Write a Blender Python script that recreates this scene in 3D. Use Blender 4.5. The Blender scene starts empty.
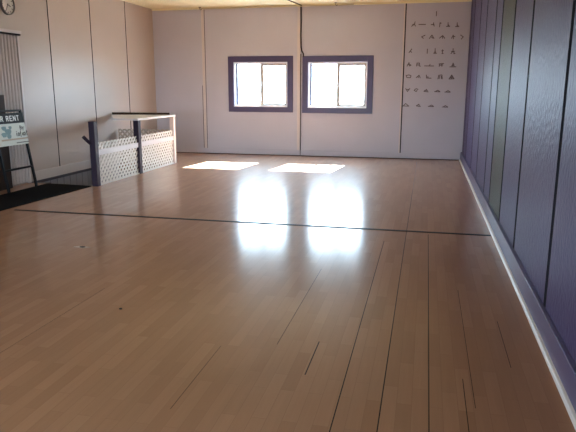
import bpy, bmesh, math, random
from mathutils import Vector, Matrix
random.seed(7)
scene = bpy.context.scene
COL = scene.collection

# ------------------------------------------------------------------ materials
def mat(name, color, rough=0.5, spec=0.5, metal=0.0, emit=None):
    m = bpy.data.materials.new(name); m.use_nodes = True
    b = m.node_tree.nodes['Principled BSDF']
    b.inputs['Base Color'].default_value = (*color, 1)
    b.inputs['Roughness'].default_value = rough
    b.inputs['Metallic'].default_value = metal
    b.inputs['Specular IOR Level'].default_value = spec
    return m

class NT:
    """small helper around a node tree"""
    def __init__(s, m): s.t = m.node_tree; s.b = s.t.nodes['Principled BSDF']
    def n(s, typ, **kw):
        x = s.t.nodes.new(typ)
        for k, v in kw.items(): setattr(x, k, v)
        return x
    def l(s, a, b): s.t.links.new(a, b)
    def math(s, op, a, b=None, c=None):
        x = s.n('ShaderNodeMath', operation=op)
        for i, v in enumerate((a, b, c)):
            if v is None: continue
            if isinstance(v, (int, float)): x.inputs[i].default_value = v
            else: s.l(v, x.inputs[i])
        return x.outputs[0]
    def mix(s, f, a, b, blend='MIX'):
        x = s.n('ShaderNodeMix', data_type='RGBA', blend_type=blend)
        for sock, v in ((x.inputs[0], f), (x.inputs[6], a), (x.inputs[7], b)):
            if isinstance(v, (int, float)): sock.default_value = v
            elif isinstance(v, tuple): sock.default_value = (*v, 1)
            else: s.l(v, sock)
        return x.outputs[2]
    def noise(s, vec, scale, detail=3, rough=0.5):
        x = s.n('ShaderNodeTexNoise'); x.inputs['Scale'].default_value = scale
        x.inputs['Detail'].default_value = detail; x.inputs['Roughness'].default_value = rough
        if vec is not None: s.l(vec, x.inputs['Vector'])
        return x
    def coords(s): return s.n('ShaderNodeTexCoord').outputs['Object']
    def mapping(s, vec, scale=(1, 1, 1), rot=(0, 0, 0), loc=(0, 0, 0)):
        x = s.n('ShaderNodeMapping'); s.l(vec, x.inputs['Vector'])
        x.inputs['Scale'].default_value = scale; x.inputs['Rotation'].default_value = rot
        x.inputs['Location'].default_value = loc
        return x.outputs[0]
    def bump(s, h, strength, dist):
        x = s.n('ShaderNodeBump'); x.inputs['Strength'].default_value = strength
        x.inputs['Distance'].default_value = dist
        s.l(h, x.inputs['Height']); s.l(x.outputs[0], s.b.inputs['Normal'])

def painted(name, color, rough=0.5, var=0.06, bump=0.15, bdist=0.002, bscale=60, spec=0.5, stretch=(1, 1, 1)):
    """painted board with faint uneven tone and a fine texture"""
    m = mat(name, color, rough, spec); k = NT(m)
    c = k.coords()
    big = k.noise(c, 1.3, 4)
    dark = tuple(v * (1 - var) for v in color); light = tuple(min(1, v * (1 + var)) for v in color)
    k.l(k.mix(big.outputs['Fac'], dark, light), k.b.inputs['Base Color'])
    fine = k.noise(k.mapping(c, stretch), bscale, 3)
    k.bump(fine.outputs['Fac'], bump, bdist)
    return m

M = {}
M['back_wall'] = painted('mauve_wall_paint', (0.53, 0.525, 0.62), 0.55)
M['left_wall'] = painted('pale_wall_paint', (0.52, 0.44, 0.40), 0.42, bump=0.1)
M['right_wall'] = painted('violet_wall_paint', (0.078, 0.062, 0.150), 0.46, var=0.12, bump=1.0, bdist=0.008, bscale=34, stretch=(1, 1, 0.6), spec=0.13)
M['olive'] = painted('olive_grey_paint', (0.060, 0.058, 0.046), 0.5, spec=0.12, bump=1.0, bdist=0.008, bscale=34, stretch=(1, 1, 0.6))
M['groove'] = mat('dark_groove', (0.012, 0.010, 0.016), 0.9)
M['rbase'] = painted('violet_baseboard_paint', (0.105, 0.09, 0.19), 0.38)
M['shoe'] = painted('white_shoe_moulding', (0.72, 0.68, 0.64), 0.4)
M['ceiling'] = painted('cream_ceiling_paint', (0.88, 0.82, 0.56), 0.8)
M['casing'] = painted('violet_window_casing', (0.068, 0.050, 0.125), 0.4)
M['vinyl'] = painted('white_vinyl', (0.78, 0.78, 0.80), 0.35, var=0.02)
M['vinyl_tan'] = painted('tan_sash', (0.46, 0.41, 0.37), 0.4, var=0.02)
M['sash_grey'] = painted('blue_grey_sash', (0.09, 0.10, 0.17), 0.4, var=0.02)
M['batten'] = painted('pale_batten', (0.64, 0.59, 0.60), 0.5)
M['black_cord'] = mat('black_cord', (0.02, 0.015, 0.02), 0.5)
M['cream_cord'] = mat('cream_cord', (0.62, 0.56, 0.42), 0.5)
M['post_dark'] = painted('dark_violet_post', (0.040, 0.027, 0.046), 0.55, var=0.25, spec=0.2)
M['post_pale'] = painted('pale_post', (0.78, 0.68, 0.66), 0.45)
M['lattice'] = painted('white_lattice', (0.80, 0.77, 0.74), 0.5)
M['rail'] = painted('white_rail', (0.72, 0.70, 0.74), 0.45)
M['lattice_brown'] = painted('tan_lattice', (0.55, 0.46, 0.38), 0.5)
M['ledge'] = painted('white_ledge', (0.72, 0.69, 0.68), 0.4)
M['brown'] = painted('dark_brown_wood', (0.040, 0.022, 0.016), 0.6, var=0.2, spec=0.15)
M['mat'] = painted('black_rubber', (0.006, 0.006, 0.007), 0.95, spec=0.08)
M['well'] = painted('grey_well_boards', (0.30, 0.29, 0.31), 0.6)
M['step'] = painted('worn_step', (0.10, 0.07, 0.055), 0.6)
M['accordion'] = painted('grey_vinyl_folds', (0.62, 0.56, 0.55), 0.5)
M['clock_face'] = mat('clock_face', (0.75, 0.72, 0.68), 0.4)
M['clock_rim'] = mat('clock_rim', (0.16, 0.15, 0.15), 0.35)
M['ink'] = mat('black_ink', (0.02, 0.018, 0.02), 0.6)
M['glyph'] = mat('dark_marker', (0.13, 0.10, 0.115), 0.6)
M['tube'] = mat('black_metal_tube', (0.008, 0.007, 0.008), 0.5, 0.2)
M['sign_white'] = painted('sign_white', (0.62, 0.66, 0.60), 0.5, var=0.03)
M['sign_black'] = mat('sign_black', (0.010, 0.011, 0.012), 0.6, 0.2)
M['sign_letter'] = mat('sign_letter_white', (0.80, 0.80, 0.78), 0.5)
M['sign_teal'] = painted('sign_teal', (0.13, 0.24, 0.24), 0.5, var=0.3)
M['sign_tan'] = mat('sign_tan', (0.42, 0.34, 0.24), 0.5)
M['hook'] = mat('hook_metal', (0.08, 0.06, 0.05), 0.4, metal=0.6)
M['strip'] = mat('dark_transition_strip', (0.008, 0.006, 0.005), 0.6, 0.2)
M['edge_strip'] = painted('worn_floor_edging', (0.07, 0.06, 0.07), 0.6)
M['lbase'] = painted('pale_baseboard', (0.60, 0.55, 0.53), 0.4)
M['crumb'] = mat('dark_crumb', (0.01, 0.008, 0.007), 0.8)
M['chip'] = mat('pale_chip', (0.45, 0.33, 0.24), 0.6)
M['asphalt'] = painted('dark_asphalt', (0.06, 0.055, 0.05), 0.9)
M['ground'] = painted('pale_ground', (0.30, 0.29, 0.27), 0.9)

def glass():
    m = bpy.data.materials.new('window_glass'); m.use_nodes = True
    t = m.node_tree; t.nodes.clear()
    o = t.nodes.new('ShaderNodeOutputMaterial'); mx = t.nodes.new('ShaderNodeMixShader')
    tr = t.nodes.new('ShaderNodeBsdfTransparent'); g = t.nodes.new('ShaderNodeBsdfGlossy')
    tr.inputs[0].default_value = (0.96, 0.98, 0.98, 1); g.inputs['Roughness'].default_value = 0.02
    mx.inputs[0].default_value = 0.05
    t.links.new(tr.outputs[0], mx.inputs[1]); t.links.new(g.outputs[0], mx.inputs[2])
    t.links.new(mx.outputs[0], o.inputs[0])
    return m
M['glass'] = glass()

def floor_mat():
    m = mat('maple_laminate', (0.4, 0.26, 0.16), 0.2, 0.5); k = NT(m)
    c = k.coords()
    # three-strip boards that run along Y: turn the brick rows to lie along Y
    v = k.mapping(c, rot=(0, 0, math.radians(90)))
    def bricks(row, length, off, freq, a, b, gap):
        x = k.n('ShaderNodeTexBrick', offset=off, offset_frequency=freq)
        k.l(v, x.inputs['Vector'])
        x.inputs['Scale'].default_value = 1
        x.inputs['Brick Width'].default_value = length; x.inputs['Row Height'].default_value = row
        x.inputs['Mortar Size'].default_value = gap; x.inputs['Mortar Smooth'].default_value = 0.1
        x.inputs['Bias'].default_value = 0
        x.inputs['Color1'].default_value = (*a, 1); x.inputs['Color2'].default_value = (*b, 1)
        x.inputs['Mortar'].default_value = (*[(p + q) / 2 * 0.80 for p, q in zip(a, b)], 1)
        return x
    strips = bricks(0.075, 0.46, 0.37, 2, FLOOR_A, FLOOR_B, 0.0012)
    col = strips.outputs['Color']
    grain = k.noise(k.mapping(c, scale=(38, 2.2, 1)), 1.0, 5, 0.6)
    col = k.mix(k.math('MULTIPLY', grain.outputs['Fac'], 0.30), col, (0.17, 0.090, 0.048))
    blot = k.noise(c, 0.9, 3)
    col = k.mix(k.math('MULTIPLY', blot.outputs['Fac'], 0.22), col, (0.20, 0.11, 0.06))
    # open joints between boards: (x, y0, y1, width)
    xyz = k.n('ShaderNodeSeparateXYZ'); k.l(c, xyz.inputs[0])
    X, Y = xyz.outputs[0], xyz.outputs[1]
    gaps = [(-0.363, 1.0, 6.0, 0.006), (-0.150, 1.0, 13.0, 0.006), (0.084, 1.0, 6.40, 0.0055),
            (0.309, 2.8, 4.6, 0.003), (0.539, 3.3, 4.0, 0.0035), (-0.83, 3.3, 4.9, 0.004),
            (-0.583, 2.95, 3.4, 0.007), (-1.16, 2.45, 3.2, 0.003), (-3.97, 2.4, 3.9, 0.003), (-2.41, 2.3, 4.0, 0.003), (0.264, 2.0, 3.1, 0.004)]
    tot = None
    for gx, y0, y1, w in gaps:
        a = k.math('LESS_THAN', k.math('ABSOLUTE', k.math('SUBTRACT', X, gx)), w / 2)
        b = k.math('MULTIPLY', k.math('GREATER_THAN', Y, y0), k.math('LESS_THAN', Y, y1))
        s = k.math('MULTIPLY', a, b)
        tot = s if tot is None else k.math('MAXIMUM', tot, s)
    col = k.mix(tot, col, (0.012, 0.007, 0.005))
    k.l(col, k.b.inputs['Base Color'])
    scuff = k.noise(k.mapping(c, scale=(30, 6, 1)), 1.0, 5, 0.65)
    r = k.math('MULTIPLY_ADD', scuff.outputs['Fac'], 0.10, FLOOR_ROUGH - 0.05)
    k.b.inputs['Specular IOR Level'].default_value = 0.0; k.b.inputs['Roughness'].default_value = 0.6
    gl = k.n('ShaderNodeBsdfGlossy'); k.l(r, gl.inputs['Roughness']); gl.inputs['Color'].default_value = (1, 1, 1, 1)
    fr = k.n('ShaderNodeFresnel'); fr.inputs['IOR'].default_value = 1.45
    mx = k.n('ShaderNodeMixShader'); k.l(k.math('MULTIPLY', fr.outputs[0], FLOOR_GLOSS), mx.inputs[0])
    haze = k.n('ShaderNodeBsdfGlossy'); haze.inputs['Roughness'].default_value = 0.36; haze.inputs['Color'].default_value = (1, 1, 1, 1)
    lobes = k.n('ShaderNodeMixShader'); lobes.inputs[0].default_value = 0.24
    k.l(gl.outputs[0], lobes.inputs[1]); k.l(haze.outputs[0], lobes.inputs[2])
    k.l(k.b.outputs[0], mx.inputs[1]); k.l(lobes.outputs[0], mx.inputs[2])
    k.l(mx.outputs[0], k.t.nodes['Material Output'].inputs['Surface'])
    orange = k.noise(k.mapping(c, scale=(1, 0.5, 1)), 34, 4, 0.6)
    k.bump(orange.outputs['Fac'], 0.05, 0.001)
    k.l(k.b.inputs['Normal'].links[0].from_socket, gl.inputs['Normal'])
    return m
FLOOR_A = (0.50, 0.275, 0.155); FLOOR_B = (0.42, 0.220, 0.118); FLOOR_ROUGH = 0.165; FLOOR_GLOSS = 0.95
M['floor'] = floor_mat()

# ------------------------------------------------------------------ geometry helpers
def box(bm, x0, x1, y0, y1, z0, z1, mi=0, mside=None):
    vs = [bm.verts.new(p) for p in ((x0, y0, z0), (x1, y0, z0), (x1, y1, z0), (x0, y1, z0), (x0, y0, z1), (x1, y0, z1), (x1, y1, z1), (x0, y1, z1))]
    for f in ((3, 2, 1, 0), (4, 5, 6, 7), (0, 1, 5, 4), (1, 2, 6, 5), (2, 3, 7, 6), (3, 0, 4, 7)):
        fc = bm.faces.new([vs[i] for i in f]); fc.material_index = mi
        if mside is not None and f in ((0, 1, 5, 4), (2, 3, 7, 6)): fc.material_index = mside   # narrow sides facing along Y

def bar(bm, a, b, w, h, up=(0, 0, 1), mi=0):
    """square bar from a to b"""
    a, b = Vector(a), Vector(b); d = (b - a).normalized(); u = Vector(up)
    s = d.cross(u).normalized(); u = s.cross(d).normalized()
    vs = []
    for p in (a, b):
        for i, j in ((-1, -1), (1, -1), (1, 1), (-1, 1)): vs.append(bm.verts.new(p + s * (i * w / 2) + u * (j * h / 2)))
    for f in ((3, 2, 1, 0), (4, 5, 6, 7), (0, 1, 5, 4), (1, 2, 6, 5), (2, 3, 7, 6), (3, 0, 4, 7)):
        bm.faces.new([vs[i] for i in f]).material_index = mi

def tube(bm, pts, r, seg=8, mi=0):
    pts = [Vector(p) for p in pts]; rings = []
    for i, p in enumerate(pts):
        d = (pts[min(i + 1, len(pts) - 1)] - pts[max(i - 1, 0)]).normalized()
        u = Vector((0, 0, 1)) if abs(d.z) < 0.9 else Vector((1, 0, 0))
        s = d.cross(u).normalized(); u = s.cross(d)
        rings.append([bm.verts.new(p + (s * math.cos(t) + u * math.sin(t)) * r) for t in (2 * math.pi * j / seg for j in range(seg))])
    for a, b in zip(rings, rings[1:]):
        for j in range(seg):
            f = bm.faces.new((a[j], a[(j + 1) % seg], b[(j + 1) % seg], b[j])); f.material_index = mi; f.smooth = True
    bm.faces.new(list(reversed(rings[0]))).material_index = mi; bm.faces.new(rings[-1]).material_index = mi

def prism(bm, pts, ext, mi=0):
    """closed 3-D outline pushed along vector ext"""
    a = [bm.verts.new(p) for p in pts]; e = Vector(ext); b = [bm.verts.new(Vector(p) + e) for p in pts]
    bm.faces.new(list(reversed(a))).material_index = mi; bm.faces.new(b).material_index = mi
    for i in range(len(a)):
        j = (i + 1) % len(a); bm.faces.new((a[i], a[j], b[j], b[i])).material_index = mi

def obj(name, bm, m, parent=None, bevel=0.0, **props):
    bmesh.ops.recalc_face_normals(bm, faces=bm.faces)
    me = bpy.data.meshes.new(name); bm.to_mesh(me); bm.free()
    for x in (m if isinstance(m, (list, tuple)) else [m]): me.materials.append(x)
    o = bpy.data.objects.new(name, me); COL.objects.link(o)
    if parent is not None:
        o.parent = parent; o.matrix_parent_inverse = Matrix.Translation(-parent.location)
        # keep plain world coordinates in the mesh while the empty carries the place
    if bevel:
        b = o.modifiers.new('bevel', 'BEVEL'); b.width = bevel; b.segments = 2; b.limit_method = 'ANGLE'
    for k_, v in props.items(): o[k_] = v
    return o

def empty(name, loc, **props):
    e = bpy.data.objects.new(name, None); e.location = loc; e.empty_display_size = 0.1
    COL.objects.link(e)
    for k_, v in props.items(): e[k_] = v
    return e

def boxes(*bs):
    bm = bmesh.new()
    for b in bs: box(bm, *b)
    return bm
S = dict(kind='structure')

# ------------------------------------------------------------------ room shell
XL, XR, YB, YF, H = -6.40, 0.80, 13.50, -4.0, 3.35
WX0, WX1, WY0, WY1, WD = -6.40, -5.20, 8.50, 11.50, 2.3     # stairwell
bm = boxes((XL, XR, YF, WY0, -0.2, 0), (WX1, XR, WY0, YB, -0.2, 0), (XL, WX1, WY1, YB, -0.2, 0))
bmesh.ops.remove_doubles(bm, verts=bm.verts, dist=1e-5)
obj('floor', bm, M['floor'], **S)
obj('ceiling', boxes((XL - 0.2, XR + 0.2, YF - 0.2, YB + 0.2, H, H + 0.2)), M['ceiling'], **S)

# back wall with two openings
WIN = [(-4.42, -3.135, 1.13, 2.13), (-2.655, -1.32, 1.12, 2.12)]
T = 0.18
def wall_with_openings(y0, y1, wins, m, name):
    bm = bmesh.new(); xs = XL - 0.2
    for (a, b, z0, z1) in wins:
        box(bm, xs, a, y0, y1, -0.2, H); box(bm, a, b, y0, y1, -0.2, z0); box(bm, a, b, y0, y1, z1, H); xs = b
    box(bm, xs, XR + 0.2, y0, y1, -0.2, H)
    return obj(name, bm, m, **S)
wall_with_openings(YB, YB + T, WIN, M['back_wall'], 'wall_back')
REAR = [(-5.4, -2.2, 0.6, 2.05)]  # unseen opening added behind the camera for fill daylight
SIDE = [(-2.6, 0.2, 0.95, 1.65)]  # out-of-view opening added in the right wall to let in more skylight
wall_with_openings(YF - T, YF, REAR, M['back_wall'], 'wall_front')

# left wall: boards with thin dark grooves
bm = bmesh.new()
box(bm, XL - 0.2, XL - 0.012, YF, YB, -0.2, H, 1)
edges = [YF, -2.65, -1.31, 0.03, 1.37, 2.71, 4.05, 5.39, 6.73, 8.07, 9.41, 10.745, 12.15, YB]
for a, b in zip(edges, edges[1:]): box(bm, XL - 0.014, XL, a + 0.012, b - 0.012, 0, H, 0, 1)
obj('wall_left', bm, [M['left_wall'], M['groove']], **S)
# right wall: wide boards and deeper grooves, one olive strip
bm = bmesh.new()
SY0, SY1, SZ0, SZ1 = SIDE[0]
for b in ((YF, SY0, -0.2, H), (SY1, YB, -0.2, H), (SY0, SY1, -0.2, SZ0), (SY0, SY1, SZ1, H)): box(bm, XR + 0.016, XR + 0.2, *b, 1)
edges = [YF, -2.6, 0.2, 1.2, 2.44, 3.87, 5.31, 6.42, 7.5, 8.22, 9.55, 10.75, 12.25, 13.1, YB]
for i, (a, b) in enumerate(zip(edges, edges[1:])):
    if a == SY0:
        box(bm, XR, XR + 0.02, a + 0.038, b - 0.038, 0, SZ0, 0); box(bm, XR, XR + 0.02, a + 0.038, b - 0.038, SZ1, H, 0); continue
    box(bm, XR, XR + 0.02, a + 0.038, b - 0.038, 0, H, 2 if abs(a - 6.42) < .01 else 0, 1)
obj('wall_right', bm, [M['right_wall'], M['groove'], M['olive']], **S)

# skirtings
obj('baseboard_right', boxes((XR - 0.03, XR, YF, YB, 0.0, 0.185)), M['rbase'], bevel=0.004, **S)
bm = bmesh.new()
prism(bm, [(XR - 0.03, YF, 0), (XR - 0.054, YF, 0), (XR - 0.052, YF, 0.012), (XR - 0.044, YF, 0.022), (XR - 0.03, YF, 0.026)], (0, YB - YF, 0))
obj('trim_1', bm, M['shoe'], **S)
obj('baseboard_back', boxes((XL, XR - 0.054, YB - 0.018, YB, 0.014, 0.13)), M['back_wall'], bevel=0.003, **S)
obj('baseboard_gap_shadow', boxes((XL, XR - 0.054, YB - 0.022, YB, 0, 0.014)), M['brown'], **S)  # dark strip standing in for the gap shadow below the baseboard
obj('baseboard_left', boxes((XL, XL + 0.016, 8.62, YB, 0.0, 0.165), (XL, XL + 0.016, YF, 5.6, 0.0, 0.165)), M['lbase'], bevel=0.003, **S)
# strip across the floor between the two laid areas
bm = bmesh.new()
prism(bm, [(-5.13, 6.475, 0), (-5.13, 6.481, 0.005), (-5.13, 6.519, 0.005), (-5.13, 6.525, 0)], (5.87, 0, 0))
obj('trim_3', bm, M['strip'], **S)
# cove strip where back wall meets ceiling
obj('trim_4', boxes((XL, XR, YB - 0.03, YB, H - 0.035, H)), M['ceiling'], bevel=0.004, **S)
# battens over the board joints of the back wall
obj('trim_5', boxes((-5.185, -5.125, YB - 0.014, YB, 0.13, H - 0.035)), M['batten'], bevel=0.003, **S)
obj('trim_6', boxes((-5.117, -5.105, YB - 0.004, YB, 0.13, H - 0.035), (-5.205, -5.193, YB - 0.004, YB, 0.13, 1.6)), M['edge_strip'], **S)
obj('trim_7', boxes((-2.905, -2.84, YB - 0.016, YB, 0.0, H - 0.035)), M['batten'], bevel=0.003, **S)
obj('trim_8', boxes((-0.546, -0.522, YB - 0.003, YB, 0.13, H - 0.035)), M['groove'], **S)
obj('trim_9', boxes((-0.578, -0.549, YB - 0.008, YB, 0.13, H - 0.035)), M['batten'], **S)

# stairwell
bm = bmesh.new()
x = WY0
box(bm, WX0 - 0.2, WX0 - 0.012, WY0, WY1, -WD - 0.4, -0.2, 1)
y = WY0
while y < WY1 - 0.01:
    box(bm, WX0 - 0.014, WX0, y + 0.006, min(y + 0.20, WY1) - 0.006, -WD - 0.4, 0, 0); y += 0.20
box(bm, WX0, WX1, WY1, WY1 + 0.15, -WD - 0.4, -0.2, 0)
box(bm, WX1, WX1 + 0.15, WY0, WY1, -WD - 0.4, -0.2, 0)
box(bm, WX0, WX1, WY0 - 0.15, WY0, -WD - 0.4, -0.2, 0)
box(bm, WX0, WX1, WY0, WY1, -WD - 0.5, -WD - 0.4, 0)
obj('wall_stairwell', bm, [M['well'], M['groove']], **S)
bm = bmesh.new()
for i in range(11):
    z = -0.19 * (i + 1); y0 = WY0 + 0.27 * i
    box(bm, WX0 + 0.002, WX1 - 0.002, y0 + 0.002, y0 + 0.27, -WD - 0.4, z)
    box(bm, WX0 + 0.002, WX1 - 0.002, y0 + 0.25, y0 + 0.285, z - 0.03, z + 0.003)
obj('stairs', bm, M['step'], **S)
obj('trim_10', boxes((XL, XL + 0.028, 8.62, WY1, -0.04, 0.006), (XL, -6.05, 8.50, 8.62, -0.06, 0.004)), M['edge_strip'], bevel=0.003, **S)

# ------------------------------------------------------------------ windows
def window(idx, x0, x1, z0, z1, xm):
    w = empty('window_%d' % idx, ((x0 + x1) / 2, YB, z0), **S)
    c = 0.132
    bm = bmesh.new()
    for b in ((x0 - c, x0, YB - 0.022, YB, z0 - c, z1 + c), (x1, x1 + c, YB - 0.022, YB, z0 - c, z1 + c),
              (x0, x1, YB - 0.022, YB, z1, z1 + c), (x0, x1, YB - 0.022, YB, z0 - c, z0)): box(bm, *b)
    obj('casing', bm, M['casing'], w, 0.004)
    f = 0.032; y0, y1 = YB + 0.02, YB + 0.11
    bm = boxes((x0, x0 + f, y0, y1, z0, z1), (x1 - f, x1, y0, y1, z0, z1), (x0 + f, x1 - f, y0, y1, z1 - f, z1), (x0 + f, x1 - f, y0, y1, z0, z0 + f))
    obj('frame', bm, M['vinyl'], w, 0.003)
    obj('sill', boxes((x0, x1, YB - 0.028, YB + 0.02, z0 - 0.012, z0 + 0.012)), M['vinyl'], w, 0.003)
    # fixed light on the left
    def sash(a, b, ya, s, sr, m, top, bot):
        za, zb = z0 + f, z1 - f
        bm = boxes((a, a + s, ya, ya + 0.03, za, zb), (b - sr, b, ya, ya + 0.03, za, zb), (a + s, b - sr, ya, ya + 0.03, zb - top, zb), (a + s, b - sr, ya, ya + 0.03, za, za + bot))
        sh = obj('sash', bm, m, w, 0.003)
        g = obj('pane', boxes((a + s, b - sr, ya + 0.013, ya + 0.017, za + bot, zb - top)), M['glass'], sh)
        g.parent = sh; g.matrix_parent_inverse = Matrix.Identity(4); g.matrix_parent_inverse = Matrix()
        return sh
    sash(x0 + f, xm + 0.02, YB + 0.07, 0.048, 0.05, M['sash_grey'], 0.016, 0.022)
    sh = sash(xm - 0.04, x1 - f, YB + 0.032, 0.075, 0.036, M['vinyl_tan'], 0.05, 0.034)
    l = obj('latch', boxes((xm - 0.012, xm + 0.012, YB + 0.020, YB + 0.032, (z0 + z1) / 2 - 0.05, (z0 + z1) / 2 + 0.05)), M['vinyl'], w, 0.003)
    return w
window(1, *WIN[0], -3.745)
window(2, *WIN[1], -1.965)

# ------------------------------------------------------------------ stair railing
RX = -5.12
rail = empty('stair_railing', (RX, 10.05, 0), label='low stair railing of white lattice panels between violet posts around the stairwell', category='railing')
def post(x, y, h, m, w=0.10, lab=None):
    bm = bmesh.new(); n = 6; rings = []
    for i in range(n + 1):
        z = h * i / n; j = random.uniform(-0.004, 0.004)
        rings.append([bm.verts.new((x + sx * w / 2 + j, y + sy * w / 2 - j, z)) for sx, sy in ((-1, -1), (1, -1), (1, 1), (-1, 1))])
    for a, b in zip(rings, rings[1:]):
        for q in range(4): bm.faces.new((a[q], a[(q + 1) % 4], b[(q + 1) % 4], b[q]))
    bm.faces.new(rings[0][::-1]); bm.faces.new(rings[-1])
    o = obj('post', bm, m, rail, 0.006)
    if lab: o['label'] = lab
    return o
p1 = post(RX, 8.47, 1.03, M['post_dark'], 0.10, 'dark violet post beside black mat')
post(RX, 9.95, 0.968, M['post_dark'], 0.10, 'dark violet middle post')
post(RX, 11.51, 0.968, M['post_pale'], 0.09, 'pale pinkish white end post')
bm = bmesh.new()
tube(bm, [(RX - 0.03, 8.43, 0.68), (RX - 0.06, 8.385, 0.73), (RX - 0.09, 8.345, 0.785), (RX - 0.098, 8.335, 0.80)], 0.028)
pg = obj('peg', bm, M['post_dark'], rail); pg['label'] = 'dark peg sticking up from first post'

def clip(poly, a0, a1, b0, b1):
    for ax, lim, sg in ((0, a0, 1), (0, a1, -1), (1, b0, 1), (1, b1, -1)):
        out = []
        for i, p in enumerate(poly):
            q = poly[(i + 1) % len(poly)]; dp, dq = (p[ax] - lim) * sg, (q[ax] - lim) * sg
            if dp >= 0: out.append(p)
            if (dp >= 0) != (dq >= 0):
                t = dp / (dp - dq); out.append((p[0] + (q[0] - p[0]) * t, p[1] + (q[1] - p[1]) * t))
        poly = out
        if len(poly) < 3: return []
    return poly
def lattice(a0, a1, z0, z1, place, ext, pitch=0.108, w=0.039, rim=True):
    """place(a, z, layer) maps the panel's own plane to the room"""
    bm = bmesh.new(); r2 = math.sqrt(2)
    for layer, sg in ((0, 1), (1, -1)):
        n0 = int((a0 - z1) / pitch) - 2; n1 = int((a1 + z1) / pitch) + 3
        for n in range(n0, n1):
            c = n * pitch
            hw = w / 2 * r2
            L = 3.0
            if sg > 0: poly = [(c - hw + z0 - L + 0, z0 - L), (c + hw + z0 - L, z0 - L), (c + hw + z0 + L, z0 + L), (c - hw + z0 + L, z0 + L)]
            else: poly = [(c - hw - z0 + L, z0 - L), (c + hw - z0 + L, z0 - L), (c + hw - z0 - L, z0 + L), (c - hw - z0 - L, z0 + L)]
            poly = clip(poly, a0, a1, z0, z1)
            if poly: prism(bm, [place(p[0], p[1], layer) for p in poly], ext)
    return bm
def yz(x): return lambda a, z, l: (x - 0.008 * l, a, z)
def xz(y): return lambda a, z, l: (a, y - 0.008 * l, z)
for a0, a1 in ((8.53, 9.90), (10.0, 11.465)):
    obj('lattice_panel', lattice(a0, a1, 0.02, 0.69, yz(RX), (0.0075, 0, 0)), M['lattice'], rail)
    obj('mid_rail', boxes((RX + 0.012, RX + 0.034, a0 - 0.05, a1 + 0.04, 0.485, 0.572)), M['rail'], rail, 0.003)
    obj('bottom_rail', boxes((RX - 0.03, RX + 0.03, a0, a1, 0.0, 0.02)), M['lattice'], rail)
lp = obj('lattice_panel', lattice(-6.36, RX - 0.06, 0.02, 0.70, xz(11.51), (0, 0.0075, 0)), M['lattice_brown'], rail)
lp['label'] = 'tan lattice panel closing the far end'
# flat ledge over the far bay and a dark bar put in as the shadow line at its back
bm = bmesh.new()
prism(bm, [(-6.38, 11.30, 0.968), (-5.065, 11.56, 0.968), (-5.065, 9.89, 0.968), (-5.56, 9.89, 0.968)], (0, 0, 0.035))
obj('ledge', bm, M['ledge'], rail, 0.003)['label'] = 'flat white ledge on top of far bay'
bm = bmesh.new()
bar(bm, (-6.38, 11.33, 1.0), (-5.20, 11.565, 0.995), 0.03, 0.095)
obj('ledge_shadow_bar', bm, M['brown'], rail, 0.003)['label'] = 'dark bar drawn as shadow line along back of ledge'

# ------------------------------------------------------------------ black mat
bm = bmesh.new()
prism(bm, [(-6.03, 5.4, 0), (-5.30, 5.4, 0), (-5.175, 8.41, 0), (-6.02, 8.47, 0)], (0, 0, 0.012))
obj('floor_mat', bm, M['mat'], bevel=0.003, label='black rubber mat on the floor at the head of the stairs', category='mat')

# ------------------------------------------------------------------ accordion door in the left wall
d = empty('door_1', (XL, 7.1, 0), **S)
bm = bmesh.new(); y = 5.75
box(bm, XL + 0.002, XL + 0.020, 5.72, 8.47, 0.03, 2.35, 1)
while y < 8.44:
    prism(bm, [(XL + 0.020, y, 0.03), (XL + 0.040, y + 0.012, 0.03), (XL + 0.046, y + 0.029, 0.03), (XL + 0.040, y + 0.046, 0.03), (XL + 0.020, y + 0.058, 0.03)], (0, 0, 2.32)); y += 0.074
obj('folding_leaf', bm, [M['accordion'], M['brown']], d)
obj('track', boxes((XL, XL + 0.09, 5.7, 8.55, 2.375, 2.42)), M['accordion'], d, 0.003)
obj('track_shadow_gap', boxes((XL, XL + 0.075, 5.72, 8.54, 2.35, 2.375)), M['groove'], d).name = 'track_shadow'  # near-black strip imitating the shade beneath the track
obj('jamb', boxes((XL, XL + 0.05, 8.485, 8.53, 0, 2.35)), M['accordion'], d, 0.003)

# ------------------------------------------------------------------ wall clock
cy, cz, cr = 8.37, 2.80, 0.155
ck = empty('wall_clock', (XL, cy, cz), label='round white wall clock with dark rim high on the left wall', category='clock')
def disc(bm, x0, x1, r, seg=40, rin=None):
    ang = [2 * math.pi * i / seg for i in range(seg)]
    if rin is None:
        prism(bm, [(x0, cy + r * math.cos(t), cz + r * math.sin(t)) for t in ang], (x1 - x0, 0, 0))
    else:
        rs = [[bm.verts.new((x, cy + q * math.cos(t), cz + q * math.sin(t))) for t in ang] for x, q in ((x0, r), (x1, r * 0.985), (x1, rin), (x0, rin))]
        for a, b in zip(rs, rs[1:] + rs[:1]):
            for i in range(seg): bm.faces.new((a[i], a[(i + 1) % seg], b[(i + 1) % seg], b[i]))
bm = bmesh.new(); disc(bm, XL, XL + 0.02, cr - 0.012); obj('dial', bm, M['clock_face'], ck)
bm = bmesh.new(); disc(bm, XL, XL + 0.042, cr, 40, cr - 0.016); obj('rim', bm, M['clock_rim'], ck)
for i in range(12):
    bm = bmesh.new(); t = math.pi / 6 * i; u = Vector((0, math.sin(t), math.cos(t)))
    p = Vector((XL + 0.021, cy, cz)); bar(bm, p + u * 0.105, p + u * 0.128, 0.009, 0.003, (1, 0, 0))
    obj('hour_mark', bm, M['ink'], ck)
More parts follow.
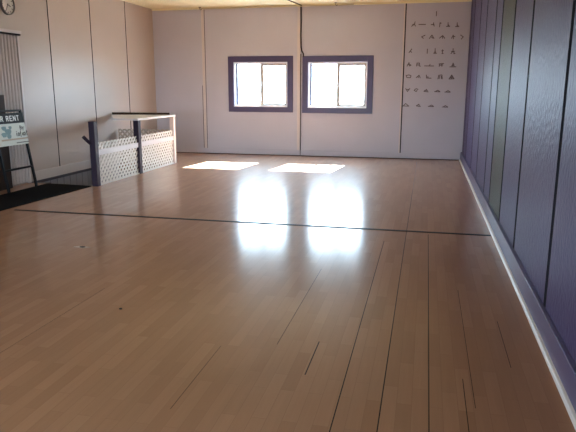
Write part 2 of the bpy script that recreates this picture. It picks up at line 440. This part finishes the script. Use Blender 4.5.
for nm, t, ln, w in (('hour_hand', 1.95, 0.07, 0.010), ('minute_hand', 3.6, 0.105, 0.007)):
    bm = bmesh.new(); u = Vector((0, math.sin(t), math.cos(t))); p = Vector((XL + 0.025, cy, cz))
    bar(bm, p - u * 0.015, p + u * ln, w, 0.003, (1, 0, 0)); obj(nm, bm, M['ink'], ck)

# ------------------------------------------------------------------ dark board behind the sign
obj('wooden_board', boxes((XL + 0.075, XL + 0.105, 7.25, 7.985, 0.0, 1.44)), M['brown'], bevel=0.004,
    label='tall dark brown board standing against the folding door behind the sign', category='board')

# ------------------------------------------------------------------ sign stand (leans back towards the wall)
sg = empty('sign_stand', (-6.03, 7.92, 0), label='rental notice on a black A-shaped metal stand by the folding door', category='sign')
TOPX, BOTX, SZ = -6.20, -6.02, 1.21
def face(y, z, off=0.0): return Vector((BOTX + (TOPX - BOTX) * z / SZ + off, y, z + off * 0.14))
YL, YRr = 7.54, 8.19
for y in (YL, YRr):
    bm = bmesh.new(); bar(bm, face(y, 0.0), face(y, SZ), 0.034, 0.034, (1, 0, 0)); obj('leg', bm, M['tube'], sg, 0.004)
for y in (YL + 0.03,):
    bm = bmesh.new(); bar(bm, Vector((-6.275, y, 0.0)), face(y, SZ - 0.02, -0.03), 0.024, 0.024, (1, 0, 0)); obj('rear_leg', bm, M['tube'], sg, 0.004)
for z in (0.33, SZ - 0.01):
    bm = bmesh.new(); bar(bm, face(YL, z), face(YRr, z), 0.030, 0.030); obj('crossbar', bm, M['tube'], sg, 0.004)
def plate(y0, y1, z0, z1, o0, o1):
    bm = bmesh.new(); prism(bm, [face(y0, z0, o0), face(y1, z0, o0), face(y1, z1, o0), face(y0, z1, o0)], face(0, 0, o1) - face(0, 0, o0)); return bm
header = obj('header_panel', plate(YL - 0.02, YRr + 0.005, 1.01, 1.165, 0.018, 0.030), M['sign_black'], sg)
header['label'] = 'black header with white capital letters'
panel = obj('notice_panel', plate(YL - 0.02, YRr + 0.005, 0.685, 1.01, 0.018, 0.030), M['sign_white'], sg)
panel['label'] = 'pale notice with teal emblem and script'
def strokes(bm, lines, y0, z0, w, h, t, off):
    for (a, b, c, d_) in lines:
        p, q = face(y0 + a * w, z0 + b * h, off), face(y0 + c * w, z0 + d_ * h, off)
        n = (q - p).normalized() * (t * 0.3); bar(bm, p - n, q + n, t, 0.003, (1, 0, 0.14))
LET = {'F': [(0, 0, 0, 1), (0, 1, 1, 1), (0, .5, .8, .5)], 'O': [(0, 0, 0, 1), (0, 1, 1, 1), (1, 1, 1, 0), (1, 0, 0, 0)],
       'R': [(0, 0, 0, 1), (0, 1, .9, .95), (.9, .95, .9, .55), (.9, .55, 0, .5), (.4, .5, 1, 0)], 'E': [(0, 0, 0, 1), (0, 1, 1, 1), (0, .5, .8, .5), (0, 0, 1, 0)],
       'N': [(0, 0, 0, 1), (0, 1, 1, 0), (1, 0, 1, 1)], 'T': [(.5, 0, .5, 1), (0, 1, 1, 1)],
       'B': [(0, 0, 0, 1), (0, 1, .8, .9), (.8, .9, .8, .6), (.8, .6, 0, .5), (0, .5, .9, .4), (.9, .4, .9, .1), (.9, .1, 0, 0)],
       'y': [(0, .7, .4, .15), (.9, .7, .2, -.3)], 'i': [(.4, 0, .5, .6), (.55, .85, .58, .95)],
       'n': [(0, 0, .1, .6), (.1, .5, .5, .65), (.5, .65, .8, .5), (.8, .5, .75, 0)], 'f': [(.3, -.2, .4, .9), (.4, .9, .8, 1), (.1, .55, .75, .6)],
       'a': [(.8, .6, .1, .45), (.1, .45, .1, .1), (.1, .1, .7, .1), (.8, .6, .8, 0)], 't': [(.4, 0, .45, 1), (.1, .65, .8, .7)],
       'r': [(0, 0, .1, .6), (.1, .45, .7, .65)]}
bm = bmesh.new()
for i, ch in enumerate('FOR'): strokes(bm, LET[ch], 7.53 + i * 0.072, 1.05, 0.046, 0.07, 0.014, 0.0315)
lt = obj('lettering', bm, M['sign_letter'], header)
bm = bmesh.new()
for i, ch in enumerate('RENT'): strokes(bm, LET[ch], 7.80 + i * 0.078, 1.05, 0.046, 0.07, 0.014, 0.0315)
lt = obj('lettering', bm, M['sign_letter'], header)
bm = bmesh.new()
for i, ch in enumerate('By'): strokes(bm, LET[ch], 8.06 + i * 0.05, 0.91, 0.038, 0.055, 0.009, 0.0315)
for i, ch in enumerate('infant'): strokes(bm, LET[ch], 7.94 + i * 0.048, 0.815, 0.038, 0.075, 0.010, 0.0315)
lt2 = obj('script', bm, M['ink'], panel)
bm = bmesh.new()
for (y, z, r) in ((7.70, 0.945, 0.05), (7.78, 0.89, 0.07), (7.68, 0.85, 0.055), (7.84, 0.95, 0.035), (7.78, 0.82, 0.05)):
    n = 9; prism(bm, [face(y + r * (1 + .25 * math.sin(3 * t)) * math.cos(t), z + r * .8 * (1 + .25 * math.cos(2 * t)) * math.sin(t), 0.030) for t in (2 * math.pi * i / n for i in range(n))], (0.0015, 0, 0))
em = obj('emblem', bm, M['sign_teal'], panel)
tl = obj('tan_line', plate(7.60, 8.20, 0.760, 0.785, 0.030, 0.0315), M['sign_tan'], panel)
bm = bmesh.new()
for i in range(11): strokes(bm, [(0, 0, 1, .15)], 7.92 + i * 0.027, 0.715, 0.017, 0.02, 0.011, 0.0315)
sl = obj('small_print', bm, M['ink'], panel)
for ch in (lt, lt2, em, tl, sl):
    pass

# ------------------------------------------------------------------ cords and hooks on the back wall and ceiling
bm = bmesh.new()
yy = YB - 0.024
tube(bm, [(-2.825, yy, H - 0.04), (-2.822, yy, 3.0), (-2.826, yy, 2.7), (-2.818, yy, 2.45), (-2.80, yy, 2.36), (-2.765, yy - 0.012, 2.31), (-2.755, yy - 0.02, 2.24)], 0.016)
obj('power_cord', bm, M['black_cord'], label='black cord hanging down from the ceiling to the right window casing', category='cord')
bm = bmesh.new()
tube(bm, [(-2.822, YB - 0.012, 2.30), (-2.826, YB - 0.012, 1.6), (-2.82, YB - 0.012, 0.9), (-2.824, YB - 0.012, 0.02)], 0.009)
obj('hanging_cord', bm, M['black_cord'], label='thin dark cord running down between the two windows to the floor', category='cord')
bm = bmesh.new()
pts = []
for i in range(25):
    t = i / 24; pts.append((-5.2 + 3.55 * t, YB - 0.055 - 0.012 * math.sin(t * 19), H - 0.02 - 0.014 * abs(math.sin(t * 9))))
tube(bm, pts, 0.011)
obj('ceiling_cable', bm, M['cream_cord'], label='cream cable strung along the ceiling edge above the windows', category='cable')
bm = bmesh.new()
tube(bm, [(-2.80, YB - 0.05, H - 0.02), (-2.86, YB - 0.35, H - 0.012), (-2.90, 12.8, H - 0.012), (-2.98, 12.2, H - 0.012), (-3.05, 11.5, H - 0.012), (-3.1, 10.5, H - 0.012)], 0.010)
obj('ceiling_wire', bm, M['brown'], label='dark wire running across the ceiling towards the back wall', category='wire')
for (x, y, lab) in ((-2.02, 13.28, 'small dark hook in the ceiling above the right window'), (-5.16, 13.36, 'small dark hook in the ceiling near the left corner')):
    h_ = empty('ceiling_hook', (x, y, H), label=lab, category='hook', group='ceiling hooks')
    bm = bmesh.new(); prism(bm, [(x + 0.03 * math.cos(t), y + 0.03 * math.sin(t), H - 0.008) for t in (2 * math.pi * i / 12 for i in range(12))], (0, 0, 0.008)); obj('base', bm, M['hook'], h_)
    bm = bmesh.new(); tube(bm, [(x, y, H - 0.005), (x, y, H - 0.04)] + [(x + 0.022 - 0.022 * math.cos(t), y, H - 0.04 - 0.022 * math.sin(t)) for t in (0.5, 1.2, 1.9, 2.6, 3.3)], 0.007); obj('hook', bm, M['hook'], h_)

# ------------------------------------------------------------------ rows of little pose figures on the back wall
gl = empty('pose_chart', (0.1, YB, 2.0), label='rows of small dark stick-figure signs marked on the back wall', category='wall markings')
def G(*seg): return seg
GL = {
 'bar': G((0, -.7, 0, .7)), 'dash': G((-1.1, 0, 1.1, 0)), 'sdash': G((-.7, -.1, .2, .12), (.2, .12, .8, 0)),
 'run': G((-.8, -.6, .1, 0), (.1, 0, .3, .8), (.1, 0, .5, -.6), (-.5, -.1, .3, .2)),
 'lunge': G((-.5, 0, .5, 0), (.2, 0, .3, .6), (.3, 0, .5, -.5)),
 'stand': G((0, -.7, .1, .7), (.1, .4, .5, .5)), 'tri': G((-.5, -.5, .6, -.5), (0, -.5, 0, .7), (0, .1, .5, -.5)),
 'lt': G((.6, .4, -.5, -.1), (-.5, -.1, .1, -.6)), 'dog': G((-.8, -.6, 0, .5), (0, .5, .7, -.6), (-.1, -.1, .3, -.5)),
 'dog2': G((-.9, -.4, .1, .4), (.1, .4, .8, -.5), (0, .3, .1, -.5)), 'fork': G((-.5, -.4, 0, .6), (0, .6, .1, -.6), (0, .2, .6, .1)),
 'gt': G((-.4, .7, .5, .1), (.5, .1, -.1, -.6)), 'slash': G((-.5, -.6, .4, .6), (-.1, -.1, .4, -.5)),
 'person': G((0, .9, 0, -.1), (-.3, -.6, 0, .1), (0, .1, .3, -.6), (-.4, -.6, .5, -.6)),
 'warrior': G((0, 1, 0, .2), (0, .2, -.6, -.6), (0, .2, .6, -.6), (-.5, .1, .5, .15), (.2, -.6, .7, -.5)),
 'ex': G((0, -.6, 0, .6), (-.3, .2, .3, .3), (-.2, -.6, .3, -.6)), 'aye': G((-.7, -.6, -.1, .6), (-.1, .6, .1, -.5), (-.6, -.1, .5, -.1), (.1, -.5, .6, -.3)),
 'are': G((-.6, -.5, -.5, .5), (-.5, .5, .3, .5), (.3, .5, .2, -.2), (-.5, -.1, .4, -.1), (.2, -.4, .7, -.5)),
 'perp': G((-1.5, -.3, 1.5, -.35), (0, -.3, .3, .2)), 'pi': G((-.7, .4, .8, .55), (-.4, .5, -.6, -.4), (.2, .5, .3, -.4), (-.5, 0, .6, .1)),
 'crown': G((-1, -.4, 1, -.4), (-.3, -.4, 0, .8), (0, .8, .4, -.3), (-.4, .0, .4, .1)),
 'oval': G((-.8, .2, -.5, -.5), (-.5, -.5, .6, -.5), (.6, -.5, .8, .1), (.8, .1, .1, .4), (.1, .4, -.8, .2)),
 'vee': G((-.8, -.4, .1, .4), (.1, .4, .5, -.5), (-.2, .1, -.1, -.4)), 'ell': G((-.7, .6, -.6, -.4), (-.6, -.4, .9, -.45), (-.6, 0, 0, -.1)),
 'arch': G((-.7, -.6, -.5, .6), (-.5, .6, .5, .7), (.5, .7, .7, -.6), (-.3, -.5, -.2, .3), (.4, -.5, .3, .3)),
 'house': G((-.8, -.5, .0, .8), (0, .8, .8, -.4), (-.8, -.5, .8, -.4), (0, .5, .1, -.4), (-.4, -.1, .5, 0)),
 'boat': G((-.7, .5, -.1, -.5), (-.1, -.5, .7, .5), (-.3, .1, .3, .2)), 'loop': G((-.6, 0, 0, .5), (0, .5, .7, .3), (-.6, 0, .1, -.4), (.1, -.4, .4, 0)),
 'wedge': G((-.7, -.2, .2, .4), (-.7, -.2, .7, -.4), (-.1, .2, .5, 0)), 'dome': G((-1, -.4, 1, -.45), (-.8, -.3, -.1, .4), (-.1, .4, .9, -.4)),
 'flat': G((-.9, -.2, .9, -.25), (-.5, -.1, .1, .25), (.1, .25, .8, -.1)),
}
ROWS = [(14, [(435.3, 'bar')]),
        (24.5, [(413.5, 'run'), (421.8, 'dash'), (432.3, 'lunge'), (439.3, 'stand'), (447.6, 'tri'), (456.6, 'tri')]),
        (36.2, [(423.5, 'lt'), (432.3, 'dog'), (442.8, 'dog2'), (453.6, 'fork'), (462, 'gt')]),
        (50.5, [(411.5, 'slash'), (428.6, 'bar'), (436.5, 'person'), (444, 'ex'), (454.5, 'warrior')]),
        (64, [(411, 'aye'), (420.5, 'are'), (431.5, 'perp'), (443.5, 'pi'), (455.5, 'crown')]),
        (75.8, [(411, 'oval'), (421.5, 'vee'), (431.5, 'ell'), (443.5, 'arch'), (455, 'house')]),
        (89.8, [(411, 'boat'), (419.5, 'loop'), (430, 'wedge'), (441.5, 'flat'), (452, 'flat')]),
        (105, [(410, 'dome'), (423, 'wedge'), (436, 'flat'), (450.5, 'flat')])]
for (py, items) in ROWS:
    z = 1.178 + (105 - py) * 0.02108
    for (px, g) in items:
        x = -0.425 + (px - 410) * 0.02065 + (z - 2.9) * 0.015 - 0.0
        z2 = z - (px - 430) * 0.0007
        bm = bmesh.new()
        for (a, b, c, d_) in GL[g]:
            sc = 0.066
            p, q = Vector((x + a * sc, YB - 0.00101, z2 + b * sc)), Vector((x + c * sc, YB - 0.00101, z2 + d_ * sc))
            n = (q - p).normalized() * 0.004
            bar(bm, p - n, q + n, 0.017, 0.002, (0, 1, 0))
        obj('symbol', bm, M['glyph'], gl)

# ------------------------------------------------------------------ specks on the floor
def crumb(name, x, y, r, m, label, cat):
    bm = bmesh.new(); bmesh.ops.create_icosphere(bm, subdivisions=2, radius=r)
    for v in bm.verts:
        v.co *= random.uniform(0.8, 1.15); v.co.z = v.co.z * 0.45; v.co += Vector((x, y, r * 0.42))
    obj(name, bm, m, label=label, category=cat)
crumb('dirt_crumb', -2.062, 3.615, 0.012, M['crumb'], 'tiny black crumb lying alone on the laminate floor', 'crumb')
bm = bmesh.new()
prism(bm, [(-3.269 + 0.085 * math.cos(t) * (1 + .15 * math.sin(4 * t)), 5.061 + 0.03 * math.sin(t), 0) for t in (2 * math.pi * i / 14 for i in range(14))], (0, 0, 0.003))
ch = obj('wood_chip', bm, M['chip'], label='pale flat wood chip with a dark centre on the floor', category='chip')
bm = bmesh.new()
prism(bm, [(-3.262 + 0.032 * math.cos(t), 5.061 + 0.02 * math.sin(t), 0.003) for t in (2 * math.pi * i / 10 for i in range(10))], (0, 0, 0.003))
o = obj('core', bm, M['crumb'], ch); o['label'] = 'dark centre'

# ------------------------------------------------------------------ outside
obj('ground', boxes((-60, 60, YB + 0.4, 90, -0.5, -0.35), ), M['ground'], **S)
obj('ground', boxes((-60, 60, -90, YF - 0.4, -0.5, -0.35), (XR + 0.4, 60, YF - 0.4, YB + 0.4, -0.5, -0.35), (-60, XL - 0.4, YF - 0.4, YB + 0.4, -0.5, -0.35)), M['asphalt'], **S)

# ------------------------------------------------------------------ light: sky and sun through the windows
SKY, SUN, EXPO = 12.0, 48.0, 1.63
w = bpy.data.worlds.new('sky'); scene.world = w; w.use_nodes = True
nt = w.node_tree; bg = nt.nodes['Background']
bg.inputs[0].default_value = (0.64, 0.83, 1.0, 1); bg.inputs[1].default_value = SKY
sun = bpy.data.lights.new('sun', 'SUN'); sun.energy = SUN; sun.angle = math.radians(0.53); sun.color = (0.95, 0.98, 1.0)
so = bpy.data.objects.new('sun', sun); COL.objects.link(so)
so.rotation_euler = Vector((-0.12, -1.0, -0.76)).to_track_quat('-Z', 'Y').to_euler()
def portal(x0, x1, z0, z1, y, ry, side=False):
    l = bpy.data.lights.new('sky_portal', 'AREA'); l.shape = 'RECTANGLE'; l.size = x1 - x0; l.size_y = z1 - z0
    l.cycles.is_portal = True
    o = bpy.data.objects.new('sky_portal', l); COL.objects.link(o)
    o.location = ((x0 + x1) / 2, y, (z0 + z1) / 2); o.rotation_euler = (math.radians(90 * ry), 0, 0)
    if side: o.location = (y, (x0 + x1) / 2, (z0 + z1) / 2); o.rotation_euler = (math.radians(90), 0, math.radians(-90 * ry))
for (a, b, c, d_) in WIN: portal(a, b, c, d_, YB + 0.16, -1)
for (a, b, c, d_) in REAR: portal(a, b, c, d_, YF - 0.16, 1)

for (a, b, c, d_) in SIDE: portal(a, b, c, d_, XR + 0.19, -1, True)
# ------------------------------------------------------------------ camera
f, pitch, yaw, roll = 590.56, math.radians(12.234), math.radians(13.0), math.radians(-0.1075)
cam = bpy.data.cameras.new('camera'); co = bpy.data.objects.new('camera', cam); COL.objects.link(co)
cam.sensor_width = 36; cam.lens = f * 36 / 576; cam.clip_end = 300
co.location = (0, 0, 1.55)
fwd = Vector((-math.sin(yaw) * math.cos(pitch), math.cos(yaw) * math.cos(pitch), -math.sin(pitch)))
q = fwd.to_track_quat('-Z', 'Y')
co.rotation_euler = (q.to_matrix() @ Matrix.Rotation(-roll, 3, 'Z')).to_euler()
scene.camera = co

vs = scene.view_settings
vs.view_transform = 'Standard'; vs.look = 'None'; vs.gamma = 1; vs.use_curve_mapping = False
vs.exposure = EXPO
scene.display_settings.display_device = 'sRGB'
scene.cycles.use_denoising = True; scene.cycles.use_adaptive_sampling = False
scene.cycles.use_guiding = True; scene.cycles.use_surface_guiding = True; scene.cycles.guiding_training_samples = 64
scene.cycles.max_bounces = 12; scene.cycles.diffuse_bounces = 8; scene.cycles.transparent_max_bounces = 12
scene.cycles.sample_clamp_indirect = 20
